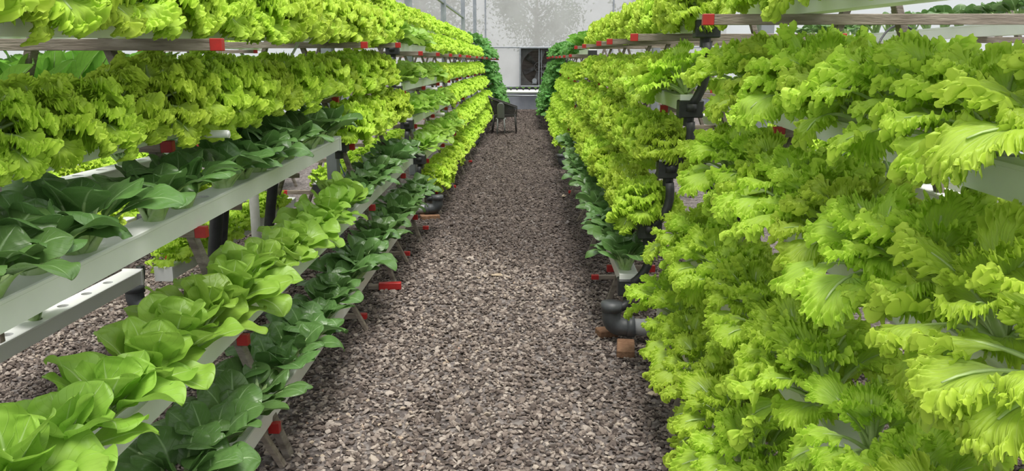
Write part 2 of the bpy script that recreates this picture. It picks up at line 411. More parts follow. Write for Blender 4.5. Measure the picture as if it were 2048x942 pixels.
KINDS = {  # name, category, foliage material, stalk material, builder, words
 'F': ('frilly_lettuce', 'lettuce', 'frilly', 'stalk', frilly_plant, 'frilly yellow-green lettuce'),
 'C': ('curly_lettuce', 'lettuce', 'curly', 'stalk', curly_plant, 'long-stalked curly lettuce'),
 'B': ('butterhead_lettuce', 'lettuce', 'butter', 'stalk', butter_plant, 'smooth light green lettuce'),
 'P': ('bok_choy', 'bok choy', 'bok', 'bokstalk', bok_plant, 'dark green bok choy'),
 'R': ('romaine_lettuce', 'lettuce', 'romaine', 'stalk', romaine_plant, 'upright romaine lettuce'),
 'K': ('leafy_kale', 'kale', 'kale', 'stalk', kale_plant, 'dark green leafy kale'),
}
LOD = {  # near / mid / far
 'F': [dict(nl=26, nphi=300, nt=18), dict(nl=24, nphi=120, nt=11), dict(nl=18, nphi=64, nt=7, stalks=False)],
 'C': [dict(nl=19, nphi=280, nt=20), dict(nl=17, nphi=130, nt=10), dict(nl=12, nphi=44, nt=6, stalks=False)],
 'B': [dict(nl=13, na=22, nb=15), dict(nl=14, na=12, nb=9), dict(nl=13, na=8, nb=5, stalks=False)],
 'P': [dict(nl=14, na=20, nb=13), dict(nl=13, na=12, nb=9), dict(nl=12, na=8, nb=5)],
 'R': [dict(), dict(na=12, nb=7), dict(na=9, nb=5, stalks=False)],
 'K': [dict(nphi=60, nt=9), dict(), dict(nphi=30, nt=5)],
}
NVAR = [6, 5, 4]
_cache = {}
def variant(kind, lod, k):
    key = (kind, lod, k)
    if key not in _cache:
        nm, cat, fm, sm_, fn, w = KINDS[kind]
        lm, sm = fn(hash((ord(kind), lod, k)) % 9999, **LOD[kind][lod])
        if lod < 2:
            _cache[key] = (lm.mesh(nm+'_foliage', M[fm]), sm.mesh(nm+'_stalks', M[sm_]) if sm.v else None, None)
        else:
            j = MB(); 
            j.v = lm.v + sm.v; j.f = lm.f + [tuple(i+lm.n for i in f) for f in sm.f]; j.m = lm.m + [1]*len(sm.f)
            j.uv = lm.uv + sm.uv; j.n = lm.n + sm.n
            _cache[key] = (j.mesh(nm+'_plant', [M[fm], M[sm_]]), None, j)
    return _cache[key]

# ------------------------------------------------------------------ racks
ORD = ['first', 'second', 'third', 'fourth', 'fifth', 'sixth', 'seventh', 'eighth', 'ninth', 'tenth', 'eleventh', 'twelfth', 'thirteenth',
       'fourteenth', 'fifteenth', 'sixteenth', 'seventeenth', 'eighteenth', 'nineteenth', 'twentieth'] + ['twenty-' + w for w in
       ('first', 'second', 'third', 'fourth', 'fifth', 'sixth', 'seventh', 'eighth', 'ninth')] + ['thirtieth'] + ['thirty-' + w for w in
       ('first', 'second', 'third', 'fourth', 'fifth', 'sixth', 'seventh', 'eighth', 'ninth')] + ['fortieth', 'forty-first', 'forty-second', 'forty-third']
CW, CH = .105, .085
plants = []   # dict(kind, pos, label, side)

def channel(x, z0, rise, d0, d1, holes, label, group, drain=True, mat='pvc', cap_far=True):
    """hollow gutter along +Y with round plant holes; z0 = underside at d0"""
    Ln = d1-d0; t = thing('growing_channel', label, 'gutter', (x, d0, z0), group)
    t.rotation_euler = (math.atan(rise), 0, 0)
    mb = MB(); w, h = CW/2, CH
    prof = [(-w, h), (-w-.004, h-.003), (-w-.004, h-.012), (-w, h-.015), (-w+.004, 0), (w-.004, 0), (w, h-.015), (w+.004, h-.012), (w+.004, h-.003), (w, h)]
    n = len(prof)
    V = [(px, 0, pz) for px, pz in prof] + [(px, Ln, pz) for px, pz in prof]
    mb.add(V, [(i, i+1, n+i+1, n+i) for i in range(n-1)])
    ys = sorted(y for y in holes if .06 < y < Ln-.06)
    r = .027; K = 16
    edges = [0] + [(a+b)/2 for a, b in zip(ys[:-1], ys[1:])] + [Ln]
    if ys:
        for y, ya, yb in zip(ys, edges[:-1], edges[1:]):
            sq = []; ci = []; lo = []
            for k in range(K):
                a = 2*PI*(k+.5)/K; cx, cy = math.cos(a), math.sin(a)
                sc = min(w/max(abs(cx), 1e-6), (yb-y if cy > 0 else y-ya)/max(abs(cy), 1e-6))
                sq.append((cx*sc, y+cy*sc, h)); ci.append((cx*r, y+cy*r, h)); lo.append((cx*r, y+cy*r, h-.018))
            V = sq+ci+lo; F = []
            for k in range(K):
                q = (k+1) % K
                F += [(k, q, K+q, K+k), (K+k, K+q, 2*K+q, 2*K+k)]
            mb.add(V, F)
            # corners of the cell
            mb.add([(-w, ya, h), (w, ya, h), (w, yb, h), (-w, yb, h)] , [])
            cs = [(w, yb), (-w, yb), (-w, ya), (w, ya)]
            for (qx, qy) in cs:
                best = sorted(range(K), key=lambda k: (sq[k][0]-qx)**2+(sq[k][1]-qy)**2)
                on1 = [k for k in range(K) if abs(sq[k][0]-qx) < 1e-6]; on2 = [k for k in range(K) if abs(sq[k][1]-qy) < 1e-6]
                if on1 and on2:
                    k1 = min(on1, key=lambda k: abs(sq[k][1]-qy)); k2 = min(on2, key=lambda k: abs(sq[k][0]-qx))
                    mb.add([(qx, qy, h), sq[k1], sq[k2]], [(0, 1, 2)])
    else:
        mb.add([(-w, 0, h), (w, 0, h), (w, Ln, h), (-w, Ln, h)], [(0, 1, 2, 3)])
    mb.obj('gutter', M[mat], t)
    for e, nm in ((0, 1), (Ln, -1)):
        if e == Ln and not cap_far: continue
        MB().box((0, e - .004*nm, h/2), (CW+.016, .02, CH+.012)).obj('end_cap', M[mat], t)
    if drain:
        MB().box((0, .01, .012), (.135, .09, .095)).tube([(0, .03, -.02), (0, .03, -.085)], .03).obj('drain_outlet', M['rubber'], t)
    return t

def leg_x(z, foot, sl): return foot + sl*z
def rack_frame(side, D, foot, sl, apexx, tiers_x, zs, label, group, tip_out=.10, back=True):
    """side -1/+1; zs: underside height of each channel at this D"""
    t = thing('rack_frame', label, 'plant rack', (side*apexx, D, 0), group)
    za = (apexx-foot)/sl
    for sgn, dy in ((-1, 0), (1, .032)):
        mb = MB()
        x0 = -side*(apexx-foot)*(-sgn)*-1
        x0 = side*(-(apexx-foot)) if sgn < 0 else side*(apexx-foot)
        k = 1.04
        mb.bar((x0, dy, 0), (x0*(1-k), dy, za*k), .03, .048, up=(0, 1, 0))
        mb.obj('leg', M['wood'], t)
    for i, (tx, z) in enumerate(zip(tiers_x, zs)):
        xe = apexx - tx + (tip_out[i] if isinstance(tip_out, list) else tip_out) - .02        # reach from apex to the aisle
        mb = MB(); zb = z - .022; y = -.032
        xa = -side*xe; xb = side*(xe if back else .15)
        xb = xb*random.uniform(.93, 1.0)
        lx = apexx-foot-sl*z
        if i <= 2: xb = -side*(lx-.16)
        tip = .045
        sg = 1 if xb > xa else -1
        mb.box(((xa+sg*tip+xb)/2, y, zb), (abs(xb-xa)-tip, .028, .042))
        mb.box((xa+sg*tip/2, y, zb), (tip, .0305, .0445), mi=1)
        mb.box((xb+sg*tip/2, y, zb), (tip, .0305, .0445), mi=1)
        mb.obj('crossbar', [M['woodbar'], M['red']], t)
        if i <= 2 and back:
            MB().box((side*(lx+.06), y, zb), (.42, .028, .042)).box((side*(lx+.29), y, zb), (.055, .0305, .0445), mi=1).obj('crossbar', [M['woodbar'], M['red']], t)
    return t

TIERW = ['bottom', 'second', 'third', 'fourth', 'fifth', 'top']
def bend_pts(p0, p1, p2, n=7):
    p0, p1, p2 = map(Vector, (p0, p1, p2))
    return [tuple(p0*(1-t)**2 + p1*2*t*(1-t) + p2*t*t) for t in [i/(n-1) for i in range(n)]]

def drain(side, D, xs, zs, xg, label, far=False, brick=True, inner=.9, flip=False):
    """black down pipe collecting the channel ends, elbow on the gravel, grey pipe running under the rack"""
    t = thing('drain_pipe', label, 'drain pipe', (side*xg, D, 0), 'black drain pipes at the rack ends')
    pts = []
    for x, z in sorted(zip(xs, zs), key=lambda q: -q[1]):
        pts.append((side*(x-xg), .03, z-.06))
    mb = MB()
    for a, b in zip(pts[:-1], pts[1:]):
        A = Vector(a); B = Vector(b); mid = (A+B)/2 + Vector((side*.035, .0, -.01))
        mb.tube(bend_pts(a, (A.x+side*.03, .03, (A.z+B.z)/2), (B.x, .03, B.z+.09), 8), .025, 10)
        mb.tube([(B.x, .03, B.z+.06), (B.x, .03, B.z+.10)], .034, 10)
    last = pts[-1]
    mb.tube(bend_pts(last, (last[0], .03, .22), (0, .0, .20), 8), .026, 10)
    mb.obj('hose', M['rubber'], t, smooth=True)
    el = MB(); side = -side if flip else side
    a = [(0, 0, .245), (0, 0, .18)] + bend_pts((0, 0, .17), (0, 0, .105), (side*.075, 0, .10), 8)[1:] + [(side*.13, 0, .10)]
    el.tube(a, .055, 18)
    el.tube([(0, 0, .20), (0, 0, .25)], .062, 18).tube([(side*.09, 0, .10), (side*.135, 0, .10)], .062, 18)
    el.obj('elbow', M['drainpl'], t, smooth=True)
    MB().tube([(side*.13, 0, .10), (side*(.13+inner), 0, .10)], .05, 16).obj('ground_pipe', M['pvcgrey'], t, smooth=True)
    return t

def brick(loc, rz, label):
    o = MB().box((0, 0, .024), (.20, .10, .048), bev=.006).obj('brick', M['brick'], None, loc)
    o.rotation_euler = (0, 0, rz)
    return tag(o, label, 'brick', 'bricks propping the drain pipes')

def fill(side, x, ztop_fn, d_from, d_to, kinds, rackname, tier, spacing, y0=None, skip=(), face='front', size=1.0, tilt=.24, xj=.012):
    """plants standing in the holes of one channel; kinds = [(until_d, kind, chance)]"""
    y = y0 if y0 is not None else d_from + .12
    i = 0
    while y < d_to - .08:
        k = None
        for until, kk, chance in kinds:
            if y < until: k = kk; ch = chance; break
        if k and random.random() < ch and i not in skip:
            plants.append(dict(kind=k, pos=(side*(x + random.uniform(-xj, xj)), y, ztop_fn(y)), side=side, rack=rackname, tier=tier, face=face,
                               size=size*random.uniform(.88, 1.12)*(1.16 if k == 'P' and tier == 'second' else 1), tilt=tilt*(.5 if k == 'P' else 1)))
        y += spacing; i += 1

def holes_list(d0, d1, spacing, first=.12):
    out = []; y = first
    while y < d1-d0-.08: out.append(y); y += spacing
    return out

def rack(side, name, d0, d1, foot, sl, apexx, frames, tiers, rise, sp=.215, back_tiers=(), drainat=True, xg=None, grp='', far=False, bfill=None, tip_out=.10, braces=True):
    for i, tr in enumerate(tiers):
        x, z, kinds, size = tr[:4]; dd = tr[5] if len(tr) > 4 else d1
        lab = f'long white growing channel on the {TIERW[i]} level of the {name} rack, aisle side'
        channel(side*x, z, rise, d0, dd, holes_list(d0, dd, sp), lab, 'white growing channels facing the aisle', drain=drainat)
        fill(side, x, lambda y, z=z: z + rise*(y-d0) + CH - .012, d0, dd, kinds, name, TIERW[i], sp, size=size)
        for (ea, eb, ek, es) in (tr[4] if len(tr) > 4 else []):
            channel(side*x, z+rise*(ea-d0), rise, ea, eb, holes_list(ea, eb, sp), f'short white channel continuing the {TIERW[i]} level of the {name} rack, aisle side', 'white growing channels facing the aisle', drain=True)
            fill(side, x, lambda y, z=z: z + rise*(y-d0) + CH - .012, ea, eb, ek, name, TIERW[i], sp, size=es)
    for i, (x, z, kinds, size, bd0, bd1) in enumerate(back_tiers):
        lab = f'white channel, {ORD[i]} one up on the rear side of the {name} rack'
        channel(side*x, z, 0 if 'nearest left' in name else rise, bd0, bd1, holes_list(bd0, bd1, sp), lab, 'white growing channels on the rear sides', drain=drainat)
        fill(side, x, lambda y, z=z: z + (0 if 'nearest left' in name else rise)*(y-bd0) + CH - .012, bd0, bd1, kinds, name, ORD[i], sp, size=size, face='rear', tilt=-.16)
    for j, D in enumerate(frames):
        zs = [t[1] + rise*(D-d0) for t in tiers]
        rack_frame(side, D, foot, sl, apexx, [t[0] for t in tiers], zs, f'{ORD[j]} wooden A-shaped frame from the front of the {name} rack, crossbar tips red',
                   'wooden rack frames', tip_out=tip_out)
    if drainat:
        drain(side, d0-.05, [t[0] for t in tiers], [t[1] for t in tiers], xg, f'black drain pipe with grey elbow at the near end of the {name} rack')

E = 99
# ---- left side
LX = [1.10, 1.20, 1.33, 1.43, 1.45, 1.70]
zL1 = [.10, .48, .92, 1.25, 1.625, 2.02]
r1 = .024; d0 = 1.0
TO = [.10, .10, .10, .10, .31, .10]
rack(-1, 'nearest left', d0, 7.45, 1.00, .345, 1.73, [.6, 2.92, 5.5, 6.9], [
    (LX[0], zL1[0]+r1*d0, [(E, 'P', 1)], 1.3),
    (LX[1], zL1[1]+r1*d0, [(4.95, 'B', 1), (E, 'P', 1)], 1.16),
    (LX[2], zL1[2]+r1*d0, [(1.75, None, 0), (2.2, 'P', 1), (2.62, None, 0), (3.0, 'P', 1), (3.2, None, 0), (5.0, 'P', .95)], 1.44, [(5.3, 7.45, [(E, 'F', 1)], 1.25)], 5.15),
    (LX[3], zL1[3]+r1*d0, [(E, 'F', 1)], 1.36),
    (LX[4]-.03, zL1[4]+r1*d0, [(E, 'F', 1)], 1.5),
    (LX[5], zL1[5]+r1*d0, [(E, 'F', 0)], 1.2),
    ], r1, back_tiers=[
    (2.38, .315, [(4.3, 'P', .15)], 1.0, 1.0, 4.4),
    (2.36, .24, [(E, 'F', .85)], 1.0, 4.75, 7.4),
    (2.24, .62, [(E, 'F', .5)], .9, 4.9, 7.4),
    (2.22, .985, [(E, 'P', .35)], 1.1, 1.0, 4.9),
    (2.0, 1.28, [(E, 'R', 1)], 1.25, 1.0, 7.4),
    ], drainat=False, tip_out=TO)
def mid_left(i, a, b):
    if i in (1, 2, 3): return [(a, 'B', 1), (E, 'F', 1)]
    if i == 4: return [(b, 'B', 1), (E, 'F', 1)]
    return [(E, 'F', 1)]
zL2 = [.26, .61, .98, 1.33, 1.74, 2.08]
LX2 = [1.08, 1.17, 1.29, 1.40, 1.42, 1.68]
rack(-1, 'second left', 8.1, 14.6, .98, .345, 1.73, [8.3, 9.85, 11.4, 12.95, 14.4],
     [(LX2[i], zL2[i], mid_left(i, 11.3, 10.2), 1.12) for i in range(6)], .006, xg=.98, tip_out=TO,
     back_tiers=[(2.25, .3, [(E, 'F', .8)], .9, 8.1, 14.6), (2.05, .98, [(E, 'F', .8)], .9, 8.1, 14.6)])
rack(-1, 'third left', 15.1, 21.4, .98, .345, 1.73, [15.3, 17.3, 19.3, 21.2],
     [(LX2[i]+.02, zL2[i]+.04, [(E, 'F', 1)], 1.18) for i in range(6)], .004, xg=1.03, tip_out=TO)
rack(-1, 'farthest left', 21.9, 27.2, .98, .345, 1.73, [22.1, 24.6, 27.0],
     [(LX2[i]-.05, zL2[i]+.05, [(E, 'K', 1)], 1.45) for i in range(6)], .003, sp=.27, xg=1.03, tip_out=TO)
# ---- right side
RX0 = [.77, .87, 1.00, 1.10, 1.13]
zR0 = [.14, .50, .90, 1.27, 1.725]
TOR = [.10, .10, .10, .10, .37]
rack(1, 'nearest right', .9, 4.1, .66, .345, 1.40, [1.25, 3.3],
     [(RX0[i], zR0[i]+.02, [(E, 'C', 1)], [1.2, 1.22, 1.34, 1.52, 1.2][i]) for i in range(5)], .024, sp=.26, drainat=False, tip_out=[.10, .10, .10, .10, .45], back_tiers=[
      (2.02, .15, [(E, 'C', .0)], 1, .9, 4.1), (1.92, .52, [(E, 'C', .15)], 1, .9, 4.1), (1.80, .92, [(E, 'P', .35)], 1, .9, 4.1), (1.70, 1.3, [(E, 'F', .4)], 1, .9, 4.1)])
RX1 = [.585, .69, .79, .89, .96]
zR1 = [.32, .66, 1.01, 1.35, 1.78]
rack(1, 'second right', 4.35, 11.3, .50, .345, 1.25, [4.9, 6.4, 7.4, 9.4, 11.1], [
     (RX1[0], zR1[0], [(E, 'P', 1)], 1.28), (RX1[1], zR1[1], [(E, 'F', 1)], 1.22), (RX1[2], zR1[2], [(E, 'F', 1)], 1.25),
     (RX1[3], zR1[3], [(5.6, 'C', 1), (E, 'F', 1)], 1.28), (RX1[4], zR1[4], [(E, 'F', 1)], 1.35)], .012, xg=.48, tip_out=TOR,
     back_tiers=[(1.95, .3, [(E, 'F', .5)], .9, 4.35, 8), (1.8, .98, [(E, 'F', .6)], .9, 4.35, 8)])
rack(1, 'third right', 12.0, 18.9, .50, .345, 1.25, [12.2, 14.4, 16.6, 18.7],
     [(RX1[i]-.02, zR1[i]-.02, [(E, 'F', 1)] if i < 4 else [(14.5, 'R', 1), (E, 'K', 1)], 1.22) for i in range(5)], .006, xg=.48, tip_out=TOR)
rack(1, 'farthest right', 19.5, 26.2, .50, .345, 1.25, [19.7, 21.9, 24.1, 26.0],
     [(RX1[i]-.08, zR1[i]+.04, [(E, 'K', 1)], 1.5) for i in range(5)], .003, sp=.27, xg=.48, tip_out=TOR)

# ---- neighbouring racks beyond (white channels, plants)
rack(1, 'outer right', 1.6, 9.5, 2.75, .345, 3.45, [2.2, 4.0, 5.8, 7.6, 9.3],
     [(2.85, .35, [(E, 'F', .5)], 1), (2.95, .72, [(E, 'F', .5)], 1), (3.06, 1.08, [(E, 'F', .5)], 1), (3.17, 1.42, [(E, 'F', .4)], 1), (3.22, 1.78, [(E, 'P', 1)], 1.15)],
     .004, sp=.24, drainat=False)
rack(-1, 'outer left', 2.2, 10.5, 3.15, .345, 3.9, [2.6, 4.6, 6.6, 8.6, 10.2],
     [(3.25, .30, [(E, 'F', .9)], 1), (3.36, .66, [(E, 'F', .9)], 1), (3.47, 1.04, [(E, 'F', .8)], 1), (3.58, 1.38, [(E, 'R', .8)], .9), (3.62, 1.76, [(E, 'F', .9)], 1)],
     .004, sp=.24, drainat=False)
# drain of the rear channels, left
drain(-1, 4.62, [2.42, 2.46], [.75, .42], 2.50, flip=True, label='black drain pipe and elbow on the gravel behind the nearest left rack')

# ------------------------------------------------------------------ instantiate plants
cam_pos = Vector((0, 0, 1.6))
YAW, PITCH, FPX = math.radians(1.34), math.radians(12.5), 1538.0
def project(p):
    d = Vector(p) - cam_pos
    f = Vector((-math.sin(YAW)*math.cos(PITCH), math.cos(YAW)*math.cos(PITCH), -math.sin(PITCH)))
    r = Vector((math.cos(YAW), math.sin(YAW), 0)); u = r.cross(f)
    z = d.dot(f)
    return (1024+FPX*d.dot(r)/max(z, .01), 471-FPX*d.dot(u)/max(z, .01), z)
vis = []
for p in plants:
    x, y, z = project(p['pos']); m = .28*FPX/max(z, .3)
    if p['rack'] == 'nearest left' and p['tier'] == 'fourth' and p['face'] == 'front' and z < 2.7: p['size'] *= .8
    if z < .75 or x < -m or x > 2048+m or y < -m or y > 942+m: continue
    p['d'] = z; vis.append(p)
# ordinals per row
rows = {}
for p in vis: rows.setdefault((p['rack'], p['tier'], p['face'], p['kind']), []).append(p)
for key, ps in rows.items():
    ps.sort(key=lambda q: q['d'])
    for i, q in enumerate(ps): q['ord'] = i
fr = sorted([p for p in vis if p['kind'] == 'F'], key=lambda q: q['d'] + (6 if q['face'] == 'rear' else 0) + (6 if 'outer' in q['rack'] else 0))
for p in fr[295:]: p['stuff'] = True
stuffmb = dict(V=[], F=[], UV=[], MI=[], n=0)
far_cache = {}
def place_matrix(p, rg):
    tilt = p['tilt'] + rg.uniform(-.08, .08)
    R = Matrix.Rotation(p['side']*-tilt, 4, 'Y') @ Matrix.Rotation(rg.uniform(-.1, .1), 4, 'X') @ Matrix.Rotation(rg.uniform(0, 6.28), 4, 'Z')
    return Matrix.Translation(p['pos']) @ R @ Matrix.Scale(p['size'], 4)
cnt = 0
for idx, p in enumerate(vis):
    rg = random.Random(idx*31+5)
    nm, cat, fm, sm_, fn, words = KINDS[p['kind']]
    mat = place_matrix(p, rg)
    if p.get('stuff'):
        me, _, j = variant(p['kind'], 2, rg.randrange(NVAR[2]))
        key = me.name
        if key not in far_cache:
            far_cache[key] = (np.concatenate(j.v), np.array(j.f, dtype=np.int64), np.concatenate(j.uv))
        V, F, UV = far_cache[key]; A = np.array(mat)
        stuffmb['V'].append(V @ A[:3, :3].T + A[:3, 3]); stuffmb['F'].append(F + stuffmb['n']); stuffmb['UV'].append(UV); stuffmb['n'] += len(V)
        continue
    lod = 0 if p['d'] < 4.6 else (1 if p['d'] < 9.5 else 2)
    if ('outer' in p['rack'] or p['face'] == 'rear') and lod < 2: lod = min(2, lod+1)
    if p['kind'] == 'K' or p['kind'] == 'R': lod = max(lod, 1 if p['d'] < 9 else 2)
    me, ms, _ = variant(p['kind'], lod, rg.randrange(NVAR[lod]))
    pos = 'aisle side' if p['face'] == 'front' else 'rear side'
    label = f"{words}, {ORD[p['ord']]} of its kind along the {p['tier']} level, {p['rack']} rack" if p['face'] == 'front' else f"{words}, {ORD[p['ord']]} of its kind in the {p['tier']} rear channel, {p['rack']} rack"
    group = f"{nm.replace('_', ' ')} plants in the growing channels"
    if lod < 2:
        t = thing(nm, label, cat, (0, 0, 0), group); t.matrix_world = mat
        link('foliage', me, t)
        if ms: link('stalks', ms, t)
    else:
        o = link(nm, me); o.matrix_world = mat; tag(o, label, cat, group)
    cnt += 1
if stuffmb['V']:
    V = np.concatenate(stuffmb['V']); F = np.concatenate(stuffmb['F']); UV = np.concatenate(stuffmb['UV'])
    me = bpy.data.meshes.new('distant_lettuces'); me.vertices.add(len(V)); me.vertices.foreach_set('co', V.astype(np.float32).ravel())
    idx = F.ravel().astype(np.int32); me.loops.add(len(idx)); me.loops.foreach_set('vertex_index', idx)
    me.polygons.add(len(F)); me.polygons.foreach_set('loop_start', (np.arange(len(F))*4).astype(np.int32)); me.polygons.foreach_set('loop_total', np.full(len(F), 4, np.int32))
    me.polygons.foreach_set('use_smooth', np.ones(len(F), bool))
    ul = me.uv_layers.new(name='UVMap'); ul.data.foreach_set('uv', UV[idx].astype(np.float32).ravel()); me.update(); me.materials.append(M['frilly'])
    tag(link('distant_lettuces', me), 'mass of small frilly lettuces on the distant racks', 'lettuce', 'frilly lettuce plants in the growing channels', 'stuff')
print('PLANTS', len(vis), 'individual', cnt, 'frilly', len(fr), {k: sum(1 for p in vis if p['kind'] == k) for k in KINDS})

# ------------------------------------------------------------------ floor and gravel
FL = 28.6
def floor_mat():
    m, nt, out = newmat('gravel_bed'); oc = objcoord(nt)
    v = N(nt, 'ShaderNodeTexVoronoi'); v.inputs['Scale'].default_value = 42; L(nt, oc, v.inputs['Vector'])
    sp = N(nt, 'ShaderNodeSeparateColor'); L(nt, v.outputs['Color'], sp.inputs[0])
    c = ramp(nt, sp.outputs[0], [(0, (.05, .04, .037)), (.5, (.12, .10, .095)), (1, (.22, .195, .185))])
    p = N(nt, 'ShaderNodeBsdfPrincipled'); L(nt, c, p.inputs['Base Color']); p.inputs['Roughness'].default_value = .85
    b = N(nt, 'ShaderNodeBump'); b.inputs['Strength'].default_value = 1; b.inputs['Distance'].default_value = .012
    L(nt, math_(nt, 'SUBTRACT', 1, v.outputs['Distance']), b.inputs['Height']); L(nt, b.outputs[0], p.inputs['Normal'])
    L(nt, p.outputs[0], out.inputs[0]); return m
fl = MB().add([(-7, -1, 0), (7, -1, 0), (7, FL+.2, 0), (-7, FL+.2, 0)], [(0, 1, 2, 3)]).add([(-7, -1, -.2), (7, -1, -.2), (7, FL+.2, -.2), (-7, FL+.2, -.2)], [(3, 2, 1, 0)]).obj('floor', floor_mat())
tag(fl, kind='structure')
def stone_mat():
    m, nt, out = newmat('gravel_stone')
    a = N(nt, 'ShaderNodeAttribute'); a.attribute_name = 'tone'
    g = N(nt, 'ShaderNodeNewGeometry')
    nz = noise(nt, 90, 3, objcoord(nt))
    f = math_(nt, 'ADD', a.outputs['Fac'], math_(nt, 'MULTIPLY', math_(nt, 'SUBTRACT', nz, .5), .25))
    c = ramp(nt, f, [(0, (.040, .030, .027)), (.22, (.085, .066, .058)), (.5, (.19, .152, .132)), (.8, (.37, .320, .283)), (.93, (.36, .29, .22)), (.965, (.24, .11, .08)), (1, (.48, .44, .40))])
    p = N(nt, 'ShaderNodeBsdfPrincipled'); L(nt, c, p.inputs['Base Color']); p.inputs['Roughness'].default_value = .75
    p.inputs['Specular IOR Level'].default_value = .3
    L(nt, p.outputs[0], out.inputs[0]); return m
def gravel():
    g = (1+5**.5)/2
    ico = np.array([(-1, g, 0), (1, g, 0), (-1, -g, 0), (1, -g, 0), (0, -1, g), (0, 1, g), (0, -1, -g), (0, 1, -g), (g, 0, -1), (g, 0, 1), (-g, 0, -1), (-g, 0, 1)], float)
    ico /= np.linalg.norm(ico[0])
    IF = np.array([(0,11,5),(0,5,1),(0,1,7),(0,7,10),(0,10,11),(1,5,9),(5,11,4),(11,10,2),(10,7,6),(7,1,8),(3,9,4),(3,4,2),(3,2,6),(3,6,8),(3,8,9),(4,9,5),(2,4,11),(6,2,10),(8,6,7),(9,8,1)])
    zones = [(-3.2, 1.25, 2.0, 4.6, 2700, .0115), (1.25, 2.6, 1.6, 4.6, 1800, .0125), (-3.3, 1.3, 4.6, 7.5, 1900, .0135), (-1.5, 1.1, 7.5, 12, 1300, .0165), (-1.25, .95, 12, 20, 700, .022), (-1.3, 1.0, 20, 28.4, 420, .028)]
    Ps = []; Rs = []
    for x0, x1, y0, y1, dn, r in zones:
        n = int((x1-x0)*(y1-y0)*dn)
        Ps.append(np.stack([RS.uniform(x0, x1, n), RS.uniform(y0, y1, n), RS.uniform(.0, .010, n)], 1)); Rs.append(r*RS.lognormal(0, .27, n))
    P = np.concatenate(Ps); R = np.concatenate(Rs); n = len(P)
    prof = ico[None] * (1 + RS.uniform(-.28, .28, (n, 12, 1)))
    prof = prof * np.stack([RS.uniform(.85, 1.3, n), RS.uniform(.6, 1.0, n), RS.uniform(.32, .62, n)], 1)[:, None]
    a, b, c = RS.uniform(0, 6.28, n), RS.normal(0, .38, n), RS.normal(0, .38, n)
    def rot(V, ang, i, j):
        ca, sa = np.cos(ang)[:, None], np.sin(ang)[:, None]; Vi, Vj = V[..., i].copy(), V[..., j].copy()
        V[..., i] = ca*Vi - sa*Vj; V[..., j] = sa*Vi + ca*Vj
    rot(prof, b, 0, 2); rot(prof, c, 1, 2); rot(prof, a, 0, 1)
    V = prof*R[:, None, None] + P[:, None]
    F = (IF[None] + (np.arange(n)*12)[:, None, None]).reshape(-1, 3)
    me = bpy.data.meshes.new('gravel'); me.vertices.add(n*12); me.vertices.foreach_set('co', V.astype(np.float32).ravel())
    idx = F.ravel().astype(np.int32); me.loops.add(len(idx)); me.loops.foreach_set('vertex_index', idx)
    me.polygons.add(len(F)); me.polygons.foreach_set('loop_start', (np.arange(len(F))*3).astype(np.int32)); me.polygons.foreach_set('loop_total', np.full(len(F), 3, np.int32))
    me.polygons.foreach_set('use_smooth', np.zeros(len(F), bool))
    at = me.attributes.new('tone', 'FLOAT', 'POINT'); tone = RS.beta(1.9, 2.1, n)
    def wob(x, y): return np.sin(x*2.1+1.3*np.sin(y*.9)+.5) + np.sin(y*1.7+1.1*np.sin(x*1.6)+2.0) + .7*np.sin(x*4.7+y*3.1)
    far_shade = np.clip(.25*wob(P[:, 0], P[:, 1]) + (P[:, 1]-3.9)*.30 + .1, 0, 1.25)      # shade down the aisle painted into the stone tone, with wavy edges
    tone = np.clip(tone*(1-.46*far_shade), 0, 1)
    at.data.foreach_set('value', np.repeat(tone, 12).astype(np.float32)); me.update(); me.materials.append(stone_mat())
    print('STONES', n)
    return tag(link('gravel', me), 'loose crushed grey-brown gravel covering the aisle and the ground under racks', 'gravel', None, 'stuff')
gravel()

# ------------------------------------------------------------------ walls, posts
def st(o): return tag(o, kind='structure')
st(MB().box((0, FL+.1, .40), (14, .2, .80), bev=.01).obj('wall_end', M['knee']))
# end film in panels round the fan opening
fx0, fx1, fz0, fz1 = -.37, .99, .85, 2.20
ef = MB()
for a, b, c, d in ((-7, fx0, .8, 2.2), (fx1, 7, .8, 2.2), (-7, 7, 2.2, 5.4), (fx0, fx1, .8, fz0)):
    ef.box(((a+b)/2, FL, (c+d)/2), (b-a, .004, d-c), bev=.0005)
st(ef.obj('wall_end_film', M['film_end']))
rails = MB()
rails.bar((-7, FL-.04, 2.22), (7, FL-.04, 2.22), .04, .05).bar((-7, FL-.04, .82), (7, FL-.04, .82), .04, .04)
st(rails.obj('trim_1', M['steel']))
st(MB().bar((-1.62, FL-.05, .8), (-1.62, FL-.05, 5.4), .08, .05, up=(1, 0, 0)).obj('trim_2', M['steel']))
st(MB().bar((2.95, FL-.05, .8), (2.95, FL-.05, 5.4), .09, .05, up=(1, 0, 0)).obj('trim_3', M['steel']))
for s, nm in ((-1, 'left'), (1, 'right')):
    st(MB().box((s*7, FL/2, 1.9), (.005, FL+2, 3.8), bev=.0005).obj('wall_'+nm, M['film_side']))
for i, D in enumerate([6.75, 11.35, 15.9, 20.5, 24.8]):
    o = MB().bar((-1.74, D, 0), (-1.74, D, 4.6), .10, .10, up=(0, 1, 0)).obj('support_post', M['steel'])
    tag(o, f'galvanised steel support post rising from the left rack row, {ORD[i]} from the front', 'post', 'steel posts in the left row')
for i, D in enumerate([5.4, 10.0]):
    o = MB().bar((1.58, D, 0), (1.58, D, 4.6), .10, .10, up=(0, 1, 0)).obj('support_post', M['steel'])
    tag(o, f'pale steel support post behind the second right rack, {ORD[i]} from the front', 'post', 'steel posts in the right row')
st(MB().bar((-1.74, 8.0, 2.83), (-1.74, 20.5, 2.80), .05, .05).obj('trim_4', M['steel']))

